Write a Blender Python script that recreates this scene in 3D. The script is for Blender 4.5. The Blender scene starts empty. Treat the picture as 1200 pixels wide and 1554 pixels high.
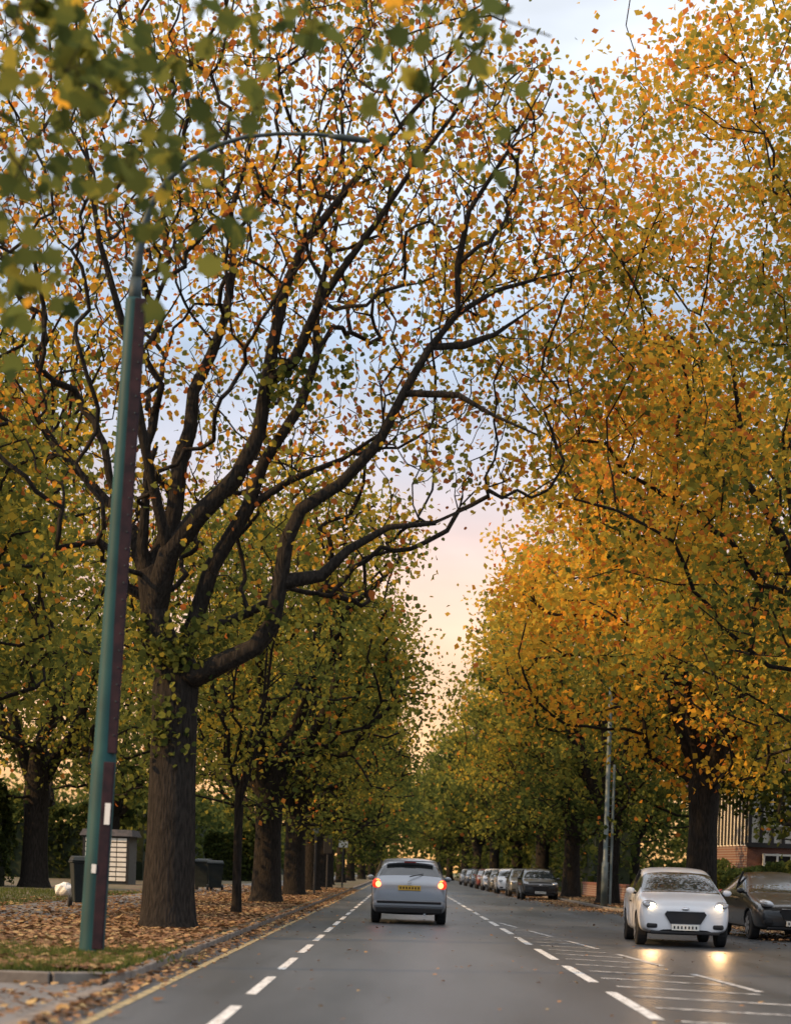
import bpy, bmesh, math, random
import numpy as np
from mathutils import Vector, Matrix
random.seed(7); R=np.random.default_rng(7)
scene=bpy.context.scene
COL=scene.collection

# ------------------------------------------------------------------ helpers
def link(o,parent=None):
    COL.objects.link(o)
    if parent: o.parent=parent
    return o
def empty(name,loc=(0,0,0),rotz=0,scale=1):
    e=bpy.data.objects.new(name,None); e.location=loc; e.rotation_euler=(0,0,rotz); e.scale=(scale,)*3
    e.empty_display_size=0.2
    return link(e)
def mat_new(name):
    m=bpy.data.materials.new(name); m.use_nodes=True; nt=m.node_tree
    return m,nt,nt.nodes['Principled BSDF']
def mat(name,c1,c2=None,scale=5,rough=0.7,metal=0,bump=0,detail=6,emit=None,es=0,coat=0,spec=0.5,stretch=None,contrast=(0.35,0.65)):
    m,nt,b=mat_new(name); N=nt.nodes; L=nt.links
    b.inputs['Roughness'].default_value=rough; b.inputs['Metallic'].default_value=metal
    b.inputs['Specular IOR Level'].default_value=spec
    b.inputs['Coat Weight'].default_value=coat
    b.inputs['Base Color'].default_value=(*c1,1)
    if c2 or bump:
        tc=N.new('ShaderNodeTexCoord'); no=N.new('ShaderNodeTexNoise'); no.inputs['Scale'].default_value=scale; no.inputs['Detail'].default_value=detail
        if stretch:
            mp=N.new('ShaderNodeMapping'); mp.inputs['Scale'].default_value=stretch
            L.new(tc.outputs['Object'],mp.inputs[0]); L.new(mp.outputs[0],no.inputs['Vector'])
        else: L.new(tc.outputs['Object'],no.inputs['Vector'])
        if c2:
            r=N.new('ShaderNodeValToRGB'); r.color_ramp.elements[0].position=contrast[0]; r.color_ramp.elements[1].position=contrast[1]
            r.color_ramp.elements[0].color=(*c1,1); r.color_ramp.elements[1].color=(*c2,1)
            L.new(no.outputs['Fac'],r.inputs[0]); L.new(r.outputs[0],b.inputs['Base Color'])
        if bump:
            bp=N.new('ShaderNodeBump'); bp.inputs['Strength'].default_value=bump; bp.inputs['Distance'].default_value=0.05
            L.new(no.outputs['Fac'],bp.inputs['Height']); L.new(bp.outputs[0],b.inputs['Normal'])
    if emit:
        b.inputs['Emission Color'].default_value=(*emit,1); b.inputs['Emission Strength'].default_value=es
    return m
class Acc:
    def __init__(s): s.v=[]; s.f=[]; s.m=[]
    def quad(s,pts,mi=0):
        n=len(s.v); s.v+= [tuple(p) for p in pts]; s.f.append(tuple(range(n,n+len(pts)))); s.m.append(mi)
    def box(s,c,d,mi=0,rz=0):
        n=len(s.v); cx,cy,cz=c; a,b,h=d[0]/2,d[1]/2,d[2]/2; co,si=math.cos(rz),math.sin(rz)
        for x,y,z in [(-a,-b,-h),(a,-b,-h),(a,b,-h),(-a,b,-h),(-a,-b,h),(a,-b,h),(a,b,h),(-a,b,h)]:
            s.v.append((cx+x*co-y*si,cy+x*si+y*co,cz+z))
        for f in [(0,3,2,1),(4,5,6,7),(0,1,5,4),(1,2,6,5),(2,3,7,6),(3,0,4,7)]:
            s.f.append(tuple(n+i for i in f)); s.m.append(mi)
    def tube(s,pts,rad,sides=6,mi=0,cap=True,wob=0):
        pts=[Vector(p) for p in pts]; k=len(pts); n0=len(s.v); prev=None
        for i,p in enumerate(pts):
            t=(pts[min(i+1,k-1)]-pts[max(i-1,0)])
            if t.length<1e-6: t=Vector((0,0,1))
            t.normalize()
            if prev is None:
                a=Vector((1,0,0)) if abs(t.x)<.8 else Vector((0,1,0))
                prev=t.cross(a).normalized()
            u=(prev-t*prev.dot(t))
            if u.length<1e-5: u=t.orthogonal()
            u.normalize(); prev=u; w=t.cross(u)
            for j in range(sides):
                an=2*math.pi*j/sides; r=rad[i]*(1+(random.uniform(-wob,wob) if wob else 0))
                q=p+u*(math.cos(an)*r)+w*(math.sin(an)*r); s.v.append(q[:])
        for i in range(k-1):
            for j in range(sides):
                a=n0+i*sides+j; b=n0+i*sides+(j+1)%sides
                s.f.append((a,b,b+sides,a+sides)); s.m.append(mi)
        if cap:
            s.f.append(tuple(n0+j for j in range(sides))[::-1]); s.m.append(mi)
            s.f.append(tuple(n0+(k-1)*sides+j for j in range(sides))); s.m.append(mi)
    def obj(s,name,mats,parent=None,smooth=False,loc=(0,0,0),bevel=0):
        me=bpy.data.meshes.new(name); me.from_pydata(s.v,[],s.f); 
        for m in mats: me.materials.append(m)
        me.polygons.foreach_set('material_index',s.m)
        if smooth: me.polygons.foreach_set('use_smooth',[True]*len(s.f))
        me.update(); o=bpy.data.objects.new(name,me); o.location=loc
        if bevel:
            bm=o.modifiers.new('b','BEVEL'); bm.width=bevel; bm.segments=2; bm.limit_method='ANGLE'
        return link(o,parent)
KITE=np.array([(0,-.5),(.45,-.05),(.05,.5),(-.45,.08)])
LOBE=np.array([(0,-.42),(.20,-.34),(.42,-.22),(.36,.0),(.46,.2),(.22,.24),(.02,.55),(-.2,.26),(-.48,.16),(-.36,-.04),(-.40,-.26),(-.18,-.33)])
LOB5=np.array([(0,-.45),(.42,-.2),(.36,.22),(.02,.52),(-.40,.18),(-.38,-.24)])
def leaf_mesh(name,C,size,tone,shape,flat=0.0,fold=.3):
    n=len(C); K=len(shape)
    nrm=R.normal(size=(n,3)); nrm[:,2]=np.abs(nrm[:,2])*1.0
    if flat: nrm=nrm*(1-flat)+np.array([0,0,1])*flat*1.5
    nrm/=np.linalg.norm(nrm,axis=1)[:,None]
    a=R.normal(size=(n,3)); u=np.cross(nrm,a); u/=np.linalg.norm(u,axis=1)[:,None]; w=np.cross(nrm,u)
    z=np.abs(shape[:,0])*fold
    asp=R.uniform(.75,1.1,n)
    V=C[:,None,:]+size[:,None,None]*(shape[None,:,0,None]*asp[:,None,None]*u[:,None,:]+shape[None,:,1,None]*w[:,None,:]+z[None,:,None]*nrm[:,None,:])
    me=bpy.data.meshes.new(name); me.vertices.add(n*K); me.vertices.foreach_set('co',V.astype(np.float32).ravel())
    me.loops.add(n*K); me.loops.foreach_set('vertex_index',np.arange(n*K,dtype=np.int32))
    me.polygons.add(n); me.polygons.foreach_set('loop_start',np.arange(0,n*K,K,dtype=np.int32))
    try: me.polygons.foreach_set('loop_total',np.full(n,K,dtype=np.int32))
    except Exception: pass
    at=me.attributes.new('tone','FLOAT','FACE'); at.data.foreach_set('value',np.clip(tone,0,1).astype(np.float32))
    me.update(calc_edges=True); me.validate()
    return me
def leaf_mat(name,stops,transl=.5,rough=.6):
    m,nt,b=mat_new(name); N=nt.nodes; L=nt.links; N.remove(b)
    at=N.new('ShaderNodeAttribute'); at.attribute_name='tone'
    r=N.new('ShaderNodeValToRGB'); e=r.color_ramp.elements
    e[0].position=stops[0][0]; e[0].color=(*stops[0][1],1); e[1].position=stops[-1][0]; e[1].color=(*stops[-1][1],1)
    for p,c in stops[1:-1]:
        q=e.new(p); q.color=(*c,1)
    L.new(at.outputs['Fac'],r.inputs[0])
    d=N.new('ShaderNodeBsdfDiffuse'); L.new(r.outputs[0],d.inputs[0])
    t=N.new('ShaderNodeBsdfTranslucent'); L.new(r.outputs[0],t.inputs[0])
    mx=N.new('ShaderNodeMixShader'); mx.inputs[0].default_value=transl
    L.new(d.outputs[0],mx.inputs[1]); L.new(t.outputs[0],mx.inputs[2]); L.new(mx.outputs[0],N['Material Output'].inputs[0])
    return m
LEAF=leaf_mat('autumn_leaf',[(0,(.035,.052,.018)),(.2,(.105,.125,.034)),(.4,(.255,.25,.050)),(.6,(.64,.43,.055)),(.78,(.82,.38,.045)),(.9,(.60,.19,.045)),(1,(.22,.08,.03))],.52)
LITTER=leaf_mat('leaf_litter',[(0,(.10,.06,.038)),(.4,(.21,.125,.075)),(.7,(.30,.17,.09)),(1,(.40,.29,.14))],.15,.8)
BARK=mat('bark',(.010,.0085,.0075),(.030,.025,.021),scale=9,rough=.95,bump=.9,stretch=(3,3,.6),spec=.2)
BARK2=mat('bark_grey',(.02,.018,.014),(.055,.047,.036),scale=5,rough=.95,bump=.6,stretch=(1,1,.4),spec=.2)

# ------------------------------------------------------------------ trees
class Skel:
    def __init__(s): s.p=[]; s.par=[]; s.d=[]
    def add(s,p,par):
        s.p.append(np.array(p,float)); s.par.append(par)
        s.d.append(0 if par<0 else s.d[par]+np.linalg.norm(s.p[par]-s.p[-1])); return len(s.p)-1
def grow(s,tips,start,jit=.12,bend=.25,pen=.35,step=.7,hw=1.0):
    P=np.array(s.p); D=np.array(s.d)
    o=s.p[start]; order=np.argsort(np.linalg.norm(tips-o,axis=1))
    P=list(P); W=np.array([hw,hw,1.0])
    arr=np.zeros((len(P)+len(tips)*10,3)); dd=np.zeros(len(arr)); n=len(P); arr[:n]=np.array(P); dd[:n]=D
    for k in order:
        t=tips[k]; v=(t-arr[start:n])*W; dist=np.linalg.norm(v,axis=1)
        c=dist+pen*dd[start:n]+np.maximum(0,arr[start:n,2]-t[2]+.2)*.8
        c[dist<.05]+=9
        j=int(np.argmin(c))+start; a=arr[j]; L=np.linalg.norm(t-a); m=max(1,min(8,int(L/step)+1)); par=j
        off=np.array([random.uniform(-1,1),random.uniform(-1,1),random.uniform(-.9,.1)])*L*bend
        for i in range(1,m+1):
            f=i/m; q=a+(t-a)*f+off*math.sin(math.pi*f)*.8+(R.normal(size=3)*jit if i<m else 0)
            if n>=len(arr): break
            par=s.add(q,par); arr[n]=s.p[-1]; dd[n]=s.d[-1]; n+=1
def skel_tubes(acc,s,rt,tipr=.008,expo=.5,fixed=None):
    n=len(s.p); cnt=np.zeros(n); kids=[[] for _ in range(n)]
    for i in range(n-1,-1,-1):
        if cnt[i]==0: cnt[i]=1
        if s.par[i]>=0: cnt[s.par[i]]+=cnt[i]; kids[s.par[i]].append(i)
    tot=cnt[0]
    rad=np.maximum(tipr,rt*(cnt/tot)**expo)
    fixed=fixed or {}
    for i,r in fixed.items(): rad[i]=r
    for i in range(n):
        if i not in fixed and s.par[i]>=0: rad[i]=max(tipr,min(rad[i],rad[s.par[i]]*(.6 if s.par[i] in fixed else 1)))
    stack=[(0,None)]
    while stack:
        i,frm=stack.pop(); ch=[]; rr=[]
        if frm is not None: ch.append(s.p[frm]); rr.append(min(rad[frm],rad[i]*1.25))
        cur=i
        while True:
            ch.append(s.p[cur]); rr.append(rad[cur])
            if not kids[cur]: break
            ks=sorted(kids[cur],key=lambda q:-rad[q])
            for q in ks[1:]: stack.append((q,cur))
            cur=ks[0]
        if len(ch)<2: continue
        rm=max(rr); sides=14 if rm>.25 else 8 if rm>.08 else 5 if rm>.025 else 3
        acc.tube(ch,rr,sides,cap=False,wob=.07 if rm>.05 else 0)
def crown_points(n,c,r,inner=.45,seed=0,droop=.5):
    rr=np.random.default_rng(seed); out=[]
    ph=rr.uniform(0,6.28,8)
    while len(out)<n:
        d=rr.normal(size=3); d/=np.linalg.norm(d); az=math.atan2(d[1],d[0])
        lump=1+.14*math.sin(3*az+ph[0]+2*d[2])+.12*math.sin(5*az+ph[1]-3*d[2])+.1*math.sin(7*d[2]+ph[2])
        t=(inner**3+(1-inner**3)*rr.random())**(1/3)
        if d[2]<-.55 and rr.random()<droop: continue
        out.append(np.array(c)+d*np.array(r)*t*lump)
    return np.array(out)
def make_variant(seed,c,r,fork,tr,ncl,nleaf,lsize,tone,sig=.5,bark=BARK,lean=(0,0),tipr=.012,nl=6,droop=.5,limb=.45,brown=.03,clump=.10,zmin=None):
    random.seed(seed)
    s=Skel(); a=s.add((0,0,-.1),-1); fixed={}
    fixed[a]=tr*1.45; b=s.add((0.02,0,.25),a); fixed[b]=tr*1.12
    b=s.add((lean[0]*.3,lean[1]*.3,fork*.35),b); fixed[b]=tr*.98
    b=s.add((lean[0]*.6,lean[1]*.6,fork*.7),b); fixed[b]=tr*.93
    fk=s.add((lean[0],lean[1],fork),b); fixed[fk]=tr*1.0
    base=np.array(s.p[fk])
    for i in range(nl):
        an=i*2*math.pi/nl+random.uniform(-.3,.3); rr=random.uniform(.35,.6); top=np.array(c)+np.array([math.cos(an)*r[0]*rr,math.sin(an)*r[1]*rr,r[2]*random.uniform(-.1,.55)])
        pts=[]
        for k in range(1,7):
            f=k/6; q=base+(top-base)*f; q[:2]+= (top-base)[:2]*.22*math.sin(math.pi*f); q+=R.normal(size=3)*.12
            pts.append(q)
        par=fk
        for k,q in enumerate(pts): par=s.add(q,par); fixed[par]=tr*limb*(1-.14*k)
    tips=crown_points(ncl,c,r,seed=seed,droop=droop)
    if zmin: tips=tips[tips[:,2]>zmin+.4*np.sin(tips[:,0]*1.1)]
    grow(s,tips,fk,jit=.08,bend=.18,hw=1.25)
    acc=Acc(); skel_tubes(acc,s,tr*2*limb,tipr,fixed=fixed,expo=.5)
    me=bpy.data.meshes.new('trunk_mesh'); me.from_pydata(acc.v,[],acc.f); me.materials.append(bark); me.polygons.foreach_set('use_smooth',[True]*len(acc.f))
    cs=np.repeat(tips,nleaf,axis=0); C=cs+R.normal(size=cs.shape)*np.array([sig,sig,sig*.62])
    ct=R.normal(size=len(tips))
    T=tone(C)+np.repeat(ct*clump,nleaf)+R.normal(size=len(C))*.09
    T=np.where(R.random(len(C))<brown,.80+R.random(len(C))*.15,T)
    lm=leaf_mesh('foliage_mesh',C,R.uniform(.7,1.25,len(C))*lsize,T,KITE); lm.materials.append(LEAF)
    return me,lm
def place_tree(name,var,loc,rot=0,scale=1,sz=None):
    e=empty(name,loc,rot,scale)
    if sz: e.scale=(scale,scale,sz)
    t=bpy.data.objects.new('trunk',var[0]); link(t,e)
    f=bpy.data.objects.new('foliage',var[1]); link(f,e)
    return e
sun_side_gold=lambda C:.57-.045*np.clip(C[:,0]+1,-1,6)-.010*(C[:,2]-9)  # sunlit gold on the road side, olive shade away from it, painted into leaf tone
VG=make_variant(11,(0,0,9.4),(5.5,5.4,6.3),3.6,.42,330,105,.175,sun_side_gold,droop=.2,limb=.34)
VG2=make_variant(12,(0,0,9.5),(5.6,5.2,6.4),3.3,.42,290,80,.20,lambda C:.27+.030*(C[:,2]-6)-.015*np.clip(C[:,0]+1,-1,6),droop=.1,limb=.38)  # shaded lower and right crown painted as olive leaf tone, gold towards the top
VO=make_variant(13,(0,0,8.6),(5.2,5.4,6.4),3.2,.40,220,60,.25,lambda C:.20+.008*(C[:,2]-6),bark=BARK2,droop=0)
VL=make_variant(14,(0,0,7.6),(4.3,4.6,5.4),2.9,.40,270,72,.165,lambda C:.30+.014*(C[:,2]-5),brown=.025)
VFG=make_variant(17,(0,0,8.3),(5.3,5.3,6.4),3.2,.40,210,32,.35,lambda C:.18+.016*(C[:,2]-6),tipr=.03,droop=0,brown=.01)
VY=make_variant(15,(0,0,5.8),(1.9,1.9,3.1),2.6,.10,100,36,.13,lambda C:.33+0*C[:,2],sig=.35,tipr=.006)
VNEAR=make_variant(16,(-.5,0,10.9),(6.9,6.3,8.6),4.2,.45,680,122,.132,lambda C:.385-.040*np.clip(C[:,0]+1.5,-4,5)+.012*(C[:,2]-9)+.08*np.sin(C[:,1]*1.1+C[:,2]*.6+C[:,0]*.8),sig=.5,droop=.1,limb=.24,tipr=.008,brown=.09,clump=.13,zmin=4.6)  # leaf tone darkens to the right, painting in the crown's shaded side

Z=.11
for i,(y,x,s) in enumerate([(51,-3.85,1.0),(65,-3.9,.95),(79,-4,1),(94,-4.1,1.0)]):
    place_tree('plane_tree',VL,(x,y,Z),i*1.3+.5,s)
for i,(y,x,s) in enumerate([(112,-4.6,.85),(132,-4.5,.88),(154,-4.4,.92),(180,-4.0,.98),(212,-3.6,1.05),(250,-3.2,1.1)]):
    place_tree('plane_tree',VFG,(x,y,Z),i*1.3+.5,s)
place_tree('young_tree',VY,(-3.55,38.5,Z),.4,1.0)
for i,(x,y,v,s) in enumerate([(-13.6,66,VL,1.2),(-12.6,43,VL,1.15),(-15,92,VFG,1.0),(-10.5,33,VL,1.0)]):
    place_tree('plane_tree',v,(x,y,Z),i*2.1,s)
place_tree('plane_tree',VNEAR,(9.2,33,Z),0,1.0)
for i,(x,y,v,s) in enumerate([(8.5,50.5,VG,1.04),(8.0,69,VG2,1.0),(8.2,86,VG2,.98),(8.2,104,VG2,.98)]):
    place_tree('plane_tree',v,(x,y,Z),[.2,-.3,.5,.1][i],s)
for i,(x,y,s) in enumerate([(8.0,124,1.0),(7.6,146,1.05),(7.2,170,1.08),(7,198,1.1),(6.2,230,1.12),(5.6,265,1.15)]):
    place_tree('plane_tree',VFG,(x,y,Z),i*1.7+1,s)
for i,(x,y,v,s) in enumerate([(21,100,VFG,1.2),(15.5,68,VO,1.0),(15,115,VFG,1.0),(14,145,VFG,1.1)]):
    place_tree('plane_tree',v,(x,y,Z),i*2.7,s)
pts=[]
for x in np.arange(-75,80,2.2):
    for k in range(10): pts.append((x+random.uniform(-2,2),300+random.uniform(-8,8),random.uniform(.5,14+3*math.sin(x*.21)+2*math.sin(x*.57))))
pts=np.array(pts); C=np.repeat(pts,40,axis=0)+R.normal(size=(len(pts)*40,3))*np.array([1.6,1.6,1.3])
lm=leaf_mesh('distant_trees',C,R.uniform(.7,1.1,len(C)),.18+R.normal(size=len(C))*.09,KITE); lm.materials.append(LEAF)
link(bpy.data.objects.new('distant_trees',lm))

# ---- main big plane tree: limb points are image pixels, roll-corrected and scaled from the trunk base (units 1/94 m, x right, z up, y depth in m)
def main_tree():
    k=1/94.0; par=empty('plane_tree',(-3.73,28.7,Z))
    def q(px,py,dy=0):
        return ((px-255)*k-(1412-py)*k*.033,dy,(1412-py)*k)
    random.seed(3); s=Skel(); fx={}
    a=s.add(q(255,1420),-1); fx[a]=.56
    for (px,py,r) in [(256,1398,.47),(258,1360,.42),(260,1280,.385),(263,1180,.37),(266,1090,.36),(268,1045,.37),(268,1015,.33)]:
        a=s.add(q(px,py),a); fx[a]=r
    fk=a
    ids={}
    def limb(par,pts,r0,r1):
        n=len(pts)
        for i,(px,py,dy) in enumerate(pts):
            par=s.add(q(px,py,dy),par); fx[par]=r0+(r1-r0)*(i/(max(1,n-1)))**.8
            ids[(px,py)]=par
        return par
    limb(fk,[(248,975,-.1),(236,930,-.15),(230,880,-.15)],.24,.20)
    limb(ids[(230,880)],[(220,840,-.3),(226,780,-.4),(230,730,-.5),(244,690,-.5)],.10,.04)
    limb(ids[(230,880)],[(250,830,.0),(265,770,.1),(272,700,.1),(288,650,.1),(292,590,.2),(318,530,.3),(338,470,.4),(350,390,.5),(345,300,.6),(372,200,.8),(380,90,1)],.17,.022)
    limb(ids[(236,930)],[(262,850,-.5),(310,795,-.7),(365,745,-.9),(400,680,-1),(412,610,-1.1),(425,540,-1.2),(442,470,-1.3),(470,410,-1.4),(520,350,-1.5),(570,290,-1.6),(640,210,-1.7),(700,110,-1.8)],.17,.022)
    limb(ids[(412,610)],[(455,580,-1.4),(490,510,-1.7),(520,470,-1.9),(575,400,-2.1),(625,330,-2.3),(690,250,-2.5),(730,150,-2.6)],.09,.016)
    limb(fk,[(285,975,.1),(300,925,.1),(322,860,.0),(375,770,0),(400,700,0),(455,610,.1),(480,530,.2),(478,450,.3),(500,360,.5),(520,250,.7),(515,130,1)],.17,.02)
    limb(ids[(375,770)],[(440,725,.0),(520,690,.0),(580,650,-.1),(650,605,-.1)],.06,.015)
    limb(fk,[(300,1028,-.3),(345,1008,-.4),(392,985,-.5),(418,950,-.6),(430,890,-.7),(440,830,-.8),(462,785,-.9),(520,748,-1),(575,690,-1.1),(612,620,-1.3),(650,555,-1.4),(690,505,-1.4),(745,470,-1.4),(800,450,-1.3),(860,430,-1.2)],.19,.018)
    limb(ids[(650,555)],[(700,545,-1.2),(745,525,-1.1),(790,490,-1)],.065,.016)
    limb(ids[(690,505)],[(690,440,-1.6),(705,370,-1.8),(760,290,-2),(810,200,-2.1)],.06,.014)
    limb(ids[(612,620)],[(690,625,-1.5),(740,660,-1.8),(800,690,-2)],.05,.014)
    limb(ids[(430,890)],[(490,875,-.5),(530,835,-.5),(590,800,-.5),(660,790,-.4),(720,760,-.4)],.10,.016)
    limb(ids[(285,975)],[(330,945,.2),(380,925,.1),(425,905,-.3)],.08,.07)
    limb(ids[(236,930)],[(195,800,.4),(140,740,.6),(90,690,.8),(40,620,1),(-10,540,1.2)],.10,.02)
    limb(ids[(262,850)],[(235,700,-1.2),(215,560,-1.5),(180,430,-1.8),(160,280,-2),(150,120,-2)],.08,.016)
    tips=[]; rr=np.random.default_rng(5)
    while len(tips)<2300:
        px=rr.uniform(-150,920); py=rr.uniform(-220,900); dy=rr.uniform(-4,4)
        if py>450 and dy<-.4 and rr.random()<.78: continue
        e=((px-405)/545)**2+((py-380)/600)**2+(dy/4.2)**2
        if e>1: continue
        if px>640 and py>740: continue
        if px>800 and rr.random()<.3: continue
        if math.sin(px*.016+py*.011)*math.sin(py*.019-px*.006+dy)>.45 and rr.random()<.7: continue
        tips.append(q(px,py,dy))
    tips=np.array(tips)
    grow(s,tips,fk,jit=.035,bend=.16,pen=.10,step=.35,hw=1.5)
    acc=Acc(); skel_tubes(acc,s,.30,.006,expo=.52,fixed=fx)
    acc.obj('trunk',[BARK],par,smooth=True)
    nl=9; cs=np.repeat(tips,nl,axis=0); C=cs+R.normal(size=cs.shape)*np.array([.20,.20,.17])
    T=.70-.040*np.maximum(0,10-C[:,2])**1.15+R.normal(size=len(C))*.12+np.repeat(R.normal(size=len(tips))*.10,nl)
    T=np.where(R.random(len(C))<.30,.15+R.random(len(C))*.25,T)
    T=np.where(R.random(len(C))<.13,.95,T)
    lm=leaf_mesh('foliage',C,R.uniform(.07,.14,len(C)),T,LOB5); lm.materials.append(LEAF)
    link(bpy.data.objects.new('foliage',lm),par)
    P=[]
    for c,n,sg in [(q(268,1000,-.45),200,.26),(q(250,1120,-.4),90,.24),(q(300,985,-.4),90,.25),(q(225,960,-.3),120,.28),(q(330,960,-.4),70,.25),(q(400,940,-.8),50,.25),(q(440,610,-1.4),130,.26),(q(250,1085,-.45),60,.2),(q(520,590,-1.2),80,.3)]:
        P.append(np.array(c)+R.normal(size=(n,3))*sg*np.array([1,.5,.8]))
    C=np.concatenate(P); lm=leaf_mesh('sprouts',C,R.uniform(.08,.15,len(C)),.22+R.normal(size=len(C))*.1,LOB5); lm.materials.append(LEAF)
    link(bpy.data.objects.new('sprouts',lm),par)
main_tree()

# ---- roadside tree beside the viewer, its branch hangs into the top left
def near_tree():
    par=empty('plane_tree',(-5.6,10.0,Z)); random.seed(9); s=Skel(); fx={}
    a=s.add((0,0,-.1),-1); fx[a]=.5
    for z,r in [(.5,.4),(2,.36),(4,.34),(5.2,.33)]: a=s.add((.02*z,0,z),a); fx[a]=r
    fk=a
    br=[[(1.2,.6,6.5),(2.2,.9,7.0),(3.2,1.1,7.0),(4.3,1.3,6.9),(5.6,1.5,6.75),(6.4,1.7,6.6)],[(1.0,.2,6.0),(2.0,.6,6.5),(2.9,.8,6.3),(3.6,.9,5.8),(4.2,1,5.3)],[(.9,-.4,5.8),(1.9,.6,5.9),(2.9,.9,5.6),(3.3,1,5.1),(3.6,1,4.7)],[(1,.8,5.3),(2.2,1,5.3),(3.0,1.1,4.9),(3.3,1.1,4.4)],[(-1,.5,6.5),(-2,1,8),(-2.5,1,9.5)],[(.3,-1,7),(.5,-2,8.5),(.6,-3,10)]]
    for b in br:
        p=fk
        for i,c in enumerate(b): p=s.add(c,p); fx[p]=max(.006,.035-.012*i)
    tips=[]; rr=np.random.default_rng(8)
    def spray(c,n,sg):
        for _ in range(n): tips.append(np.array(c)+rr.normal(size=3)*np.array(sg))
    spray((3.3,1,6.2),42,(.4,.4,.35)); spray((3.45,1,5.75),20,(.35,.4,.3)); spray((4.15,1.1,5.5),12,(.22,.3,.3)); spray((4.05,1.0,5.0),5,(.15,.2,.2))
    spray((4.7,1.2,6.45),9,(.3,.3,.18)); spray((5.5,1.4,6.3),7,(.3,.3,.2)); spray((6.2,1.6,6.25),7,(.3,.3,.2)); spray((3.25,1,4.9),6,(.1,.2,.25)); spray((3.15,1,4.3),2,(.1,.2,.2))
    spray((-1.5,0,9),60,(1.8,1.8,1.3)); spray((1.5,-1.5,9),60,(1.8,1.5,1.2))
    tips=np.array(tips); grow(s,tips,fk,jit=.02,bend=.15,pen=.1,step=.25)
    acc=Acc(); skel_tubes(acc,s,.035,.0035,fixed=fx); acc.obj('trunk',[BARK],par,smooth=True)
    cs=np.repeat(tips,4,axis=0); C=cs+R.normal(size=cs.shape)*.12
    T=.24+R.normal(size=len(C))*.09+(R.random(len(C))<.05)*.4
    lm=leaf_mesh('foliage',C,R.uniform(.11,.21,len(C)),T,LOBE); lm.materials.append(LEAF)
    link(bpy.data.objects.new('foliage',lm),par)
near_tree()

# ------------------------------------------------------------------ ground, road
GRASS=mat('verge_ground',(.05,.065,.02),(.12,.08,.05),scale=.9,rough=1,bump=.6,contrast=(.35,.6))
def sheet(name,pts,m,z):
    a=Acc(); a.quad([(x,y,z) for x,y in pts]); return a.obj(name,[m])
GFAR=mat('ground_grass',(.05,.07,.02),(.09,.09,.035),scale=.5,rough=1,bump=.4)
sheet('ground',[(-900,-60),(900,-60),(900,1500),(-900,1500)],GFAR,-.01)
def asphalt(name,c1,c2,rough):
    m,nt,b=mat_new(name); N=nt.nodes; L=nt.links
    tc=N.new('ShaderNodeTexCoord')
    n1=N.new('ShaderNodeTexNoise'); n1.inputs['Scale'].default_value=60; n1.inputs['Detail'].default_value=4
    n2=N.new('ShaderNodeTexNoise'); n2.inputs['Scale'].default_value=.5; n2.inputs['Detail'].default_value=5
    mp=N.new('ShaderNodeMapping'); mp.inputs['Scale'].default_value=(2.2,.25,1)
    L.new(tc.outputs['Object'],n1.inputs['Vector']); L.new(tc.outputs['Object'],mp.inputs[0]); L.new(mp.outputs[0],n2.inputs['Vector'])
    mx=N.new('ShaderNodeMix'); mx.data_type='FLOAT'; mx.inputs[0].default_value=.65
    L.new(n1.outputs['Fac'],mx.inputs[2]); L.new(n2.outputs['Fac'],mx.inputs[3])
    r=N.new('ShaderNodeValToRGB'); r.color_ramp.elements[0].position=.35; r.color_ramp.elements[1].position=.65
    r.color_ramp.elements[0].color=(*c1,1); r.color_ramp.elements[1].color=(*c2,1)
    L.new(mx.outputs[0],r.inputs[0]); L.new(r.outputs[0],b.inputs['Base Color'])
    rr=N.new('ShaderNodeMapRange'); rr.inputs[3].default_value=rough-.1; rr.inputs[4].default_value=rough+.12
    L.new(n2.outputs['Fac'],rr.inputs[0]); L.new(rr.outputs[0],b.inputs['Roughness'])
    bp=N.new('ShaderNodeBump'); bp.inputs['Strength'].default_value=.3; bp.inputs['Distance'].default_value=.01
    L.new(n1.outputs['Fac'],bp.inputs['Height']); L.new(bp.outputs[0],b.inputs['Normal'])
    return m
ASP=asphalt('asphalt',(.036,.041,.047),(.078,.083,.09),.38)
ASP2=asphalt('asphalt_worn',(.10,.095,.09),(.16,.15,.14),.7)
KX=-2.62
sheet('road',[(KX,-30),(9.0,-30),(9.0,46),(7.25,62),(7.25,420),(KX,420)],ASP,.004)
WP=mat('road_paint',(.20,.20,.20),(.60,.59,.56),scale=14,rough=.7,contrast=(.34,.54))
WP2=mat('road_paint_worn',(.12,.12,.12),(.48,.47,.45),scale=9,rough=.7,contrast=(.38,.58))
YP=mat('yellow_paint',(.15,.13,.09),(.38,.29,.13),scale=7,rough=.8,contrast=(.38,.6))
a=Acc(); y=4.1
while y<260: a.quad([(-1.40,y,.009),(-1.30,y,.009),(-1.30,y+2.7,.009),(-1.40,y+2.7,.009)]); y+=4.1
a.obj('lane_marking',[WP])
a=Acc(); y=5.0
while y<260: a.quad([(2.14,y,.009),(2.26,y,.009),(2.26,y+3.4,.009),(2.14,y+3.4,.009)]); y+=5
a.obj('centre_line',[WP])
a=Acc(); xr=lambda y:3.9-(y-19.4)*.066
y=8.2
while y<41:
    x2=min(4.3,xr(y))-.12
    if x2>2.5: a.quad([(2.38,y+.62,.009),(x2,y,.009),(x2,y+.13,.009),(2.38,y+.75,.009)])
    y+=1.5
y=9.2
while y<40:
    a.quad([(xr(y)-.05,y,.0095),(xr(y)+.05,y,.0095),(xr(y+3.2)+.05,y+3.2,.0095),(xr(y+3.2)-.05,y+3.2,.0095)]); y+=5
a.obj('hatched_marking',[WP2])
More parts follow.
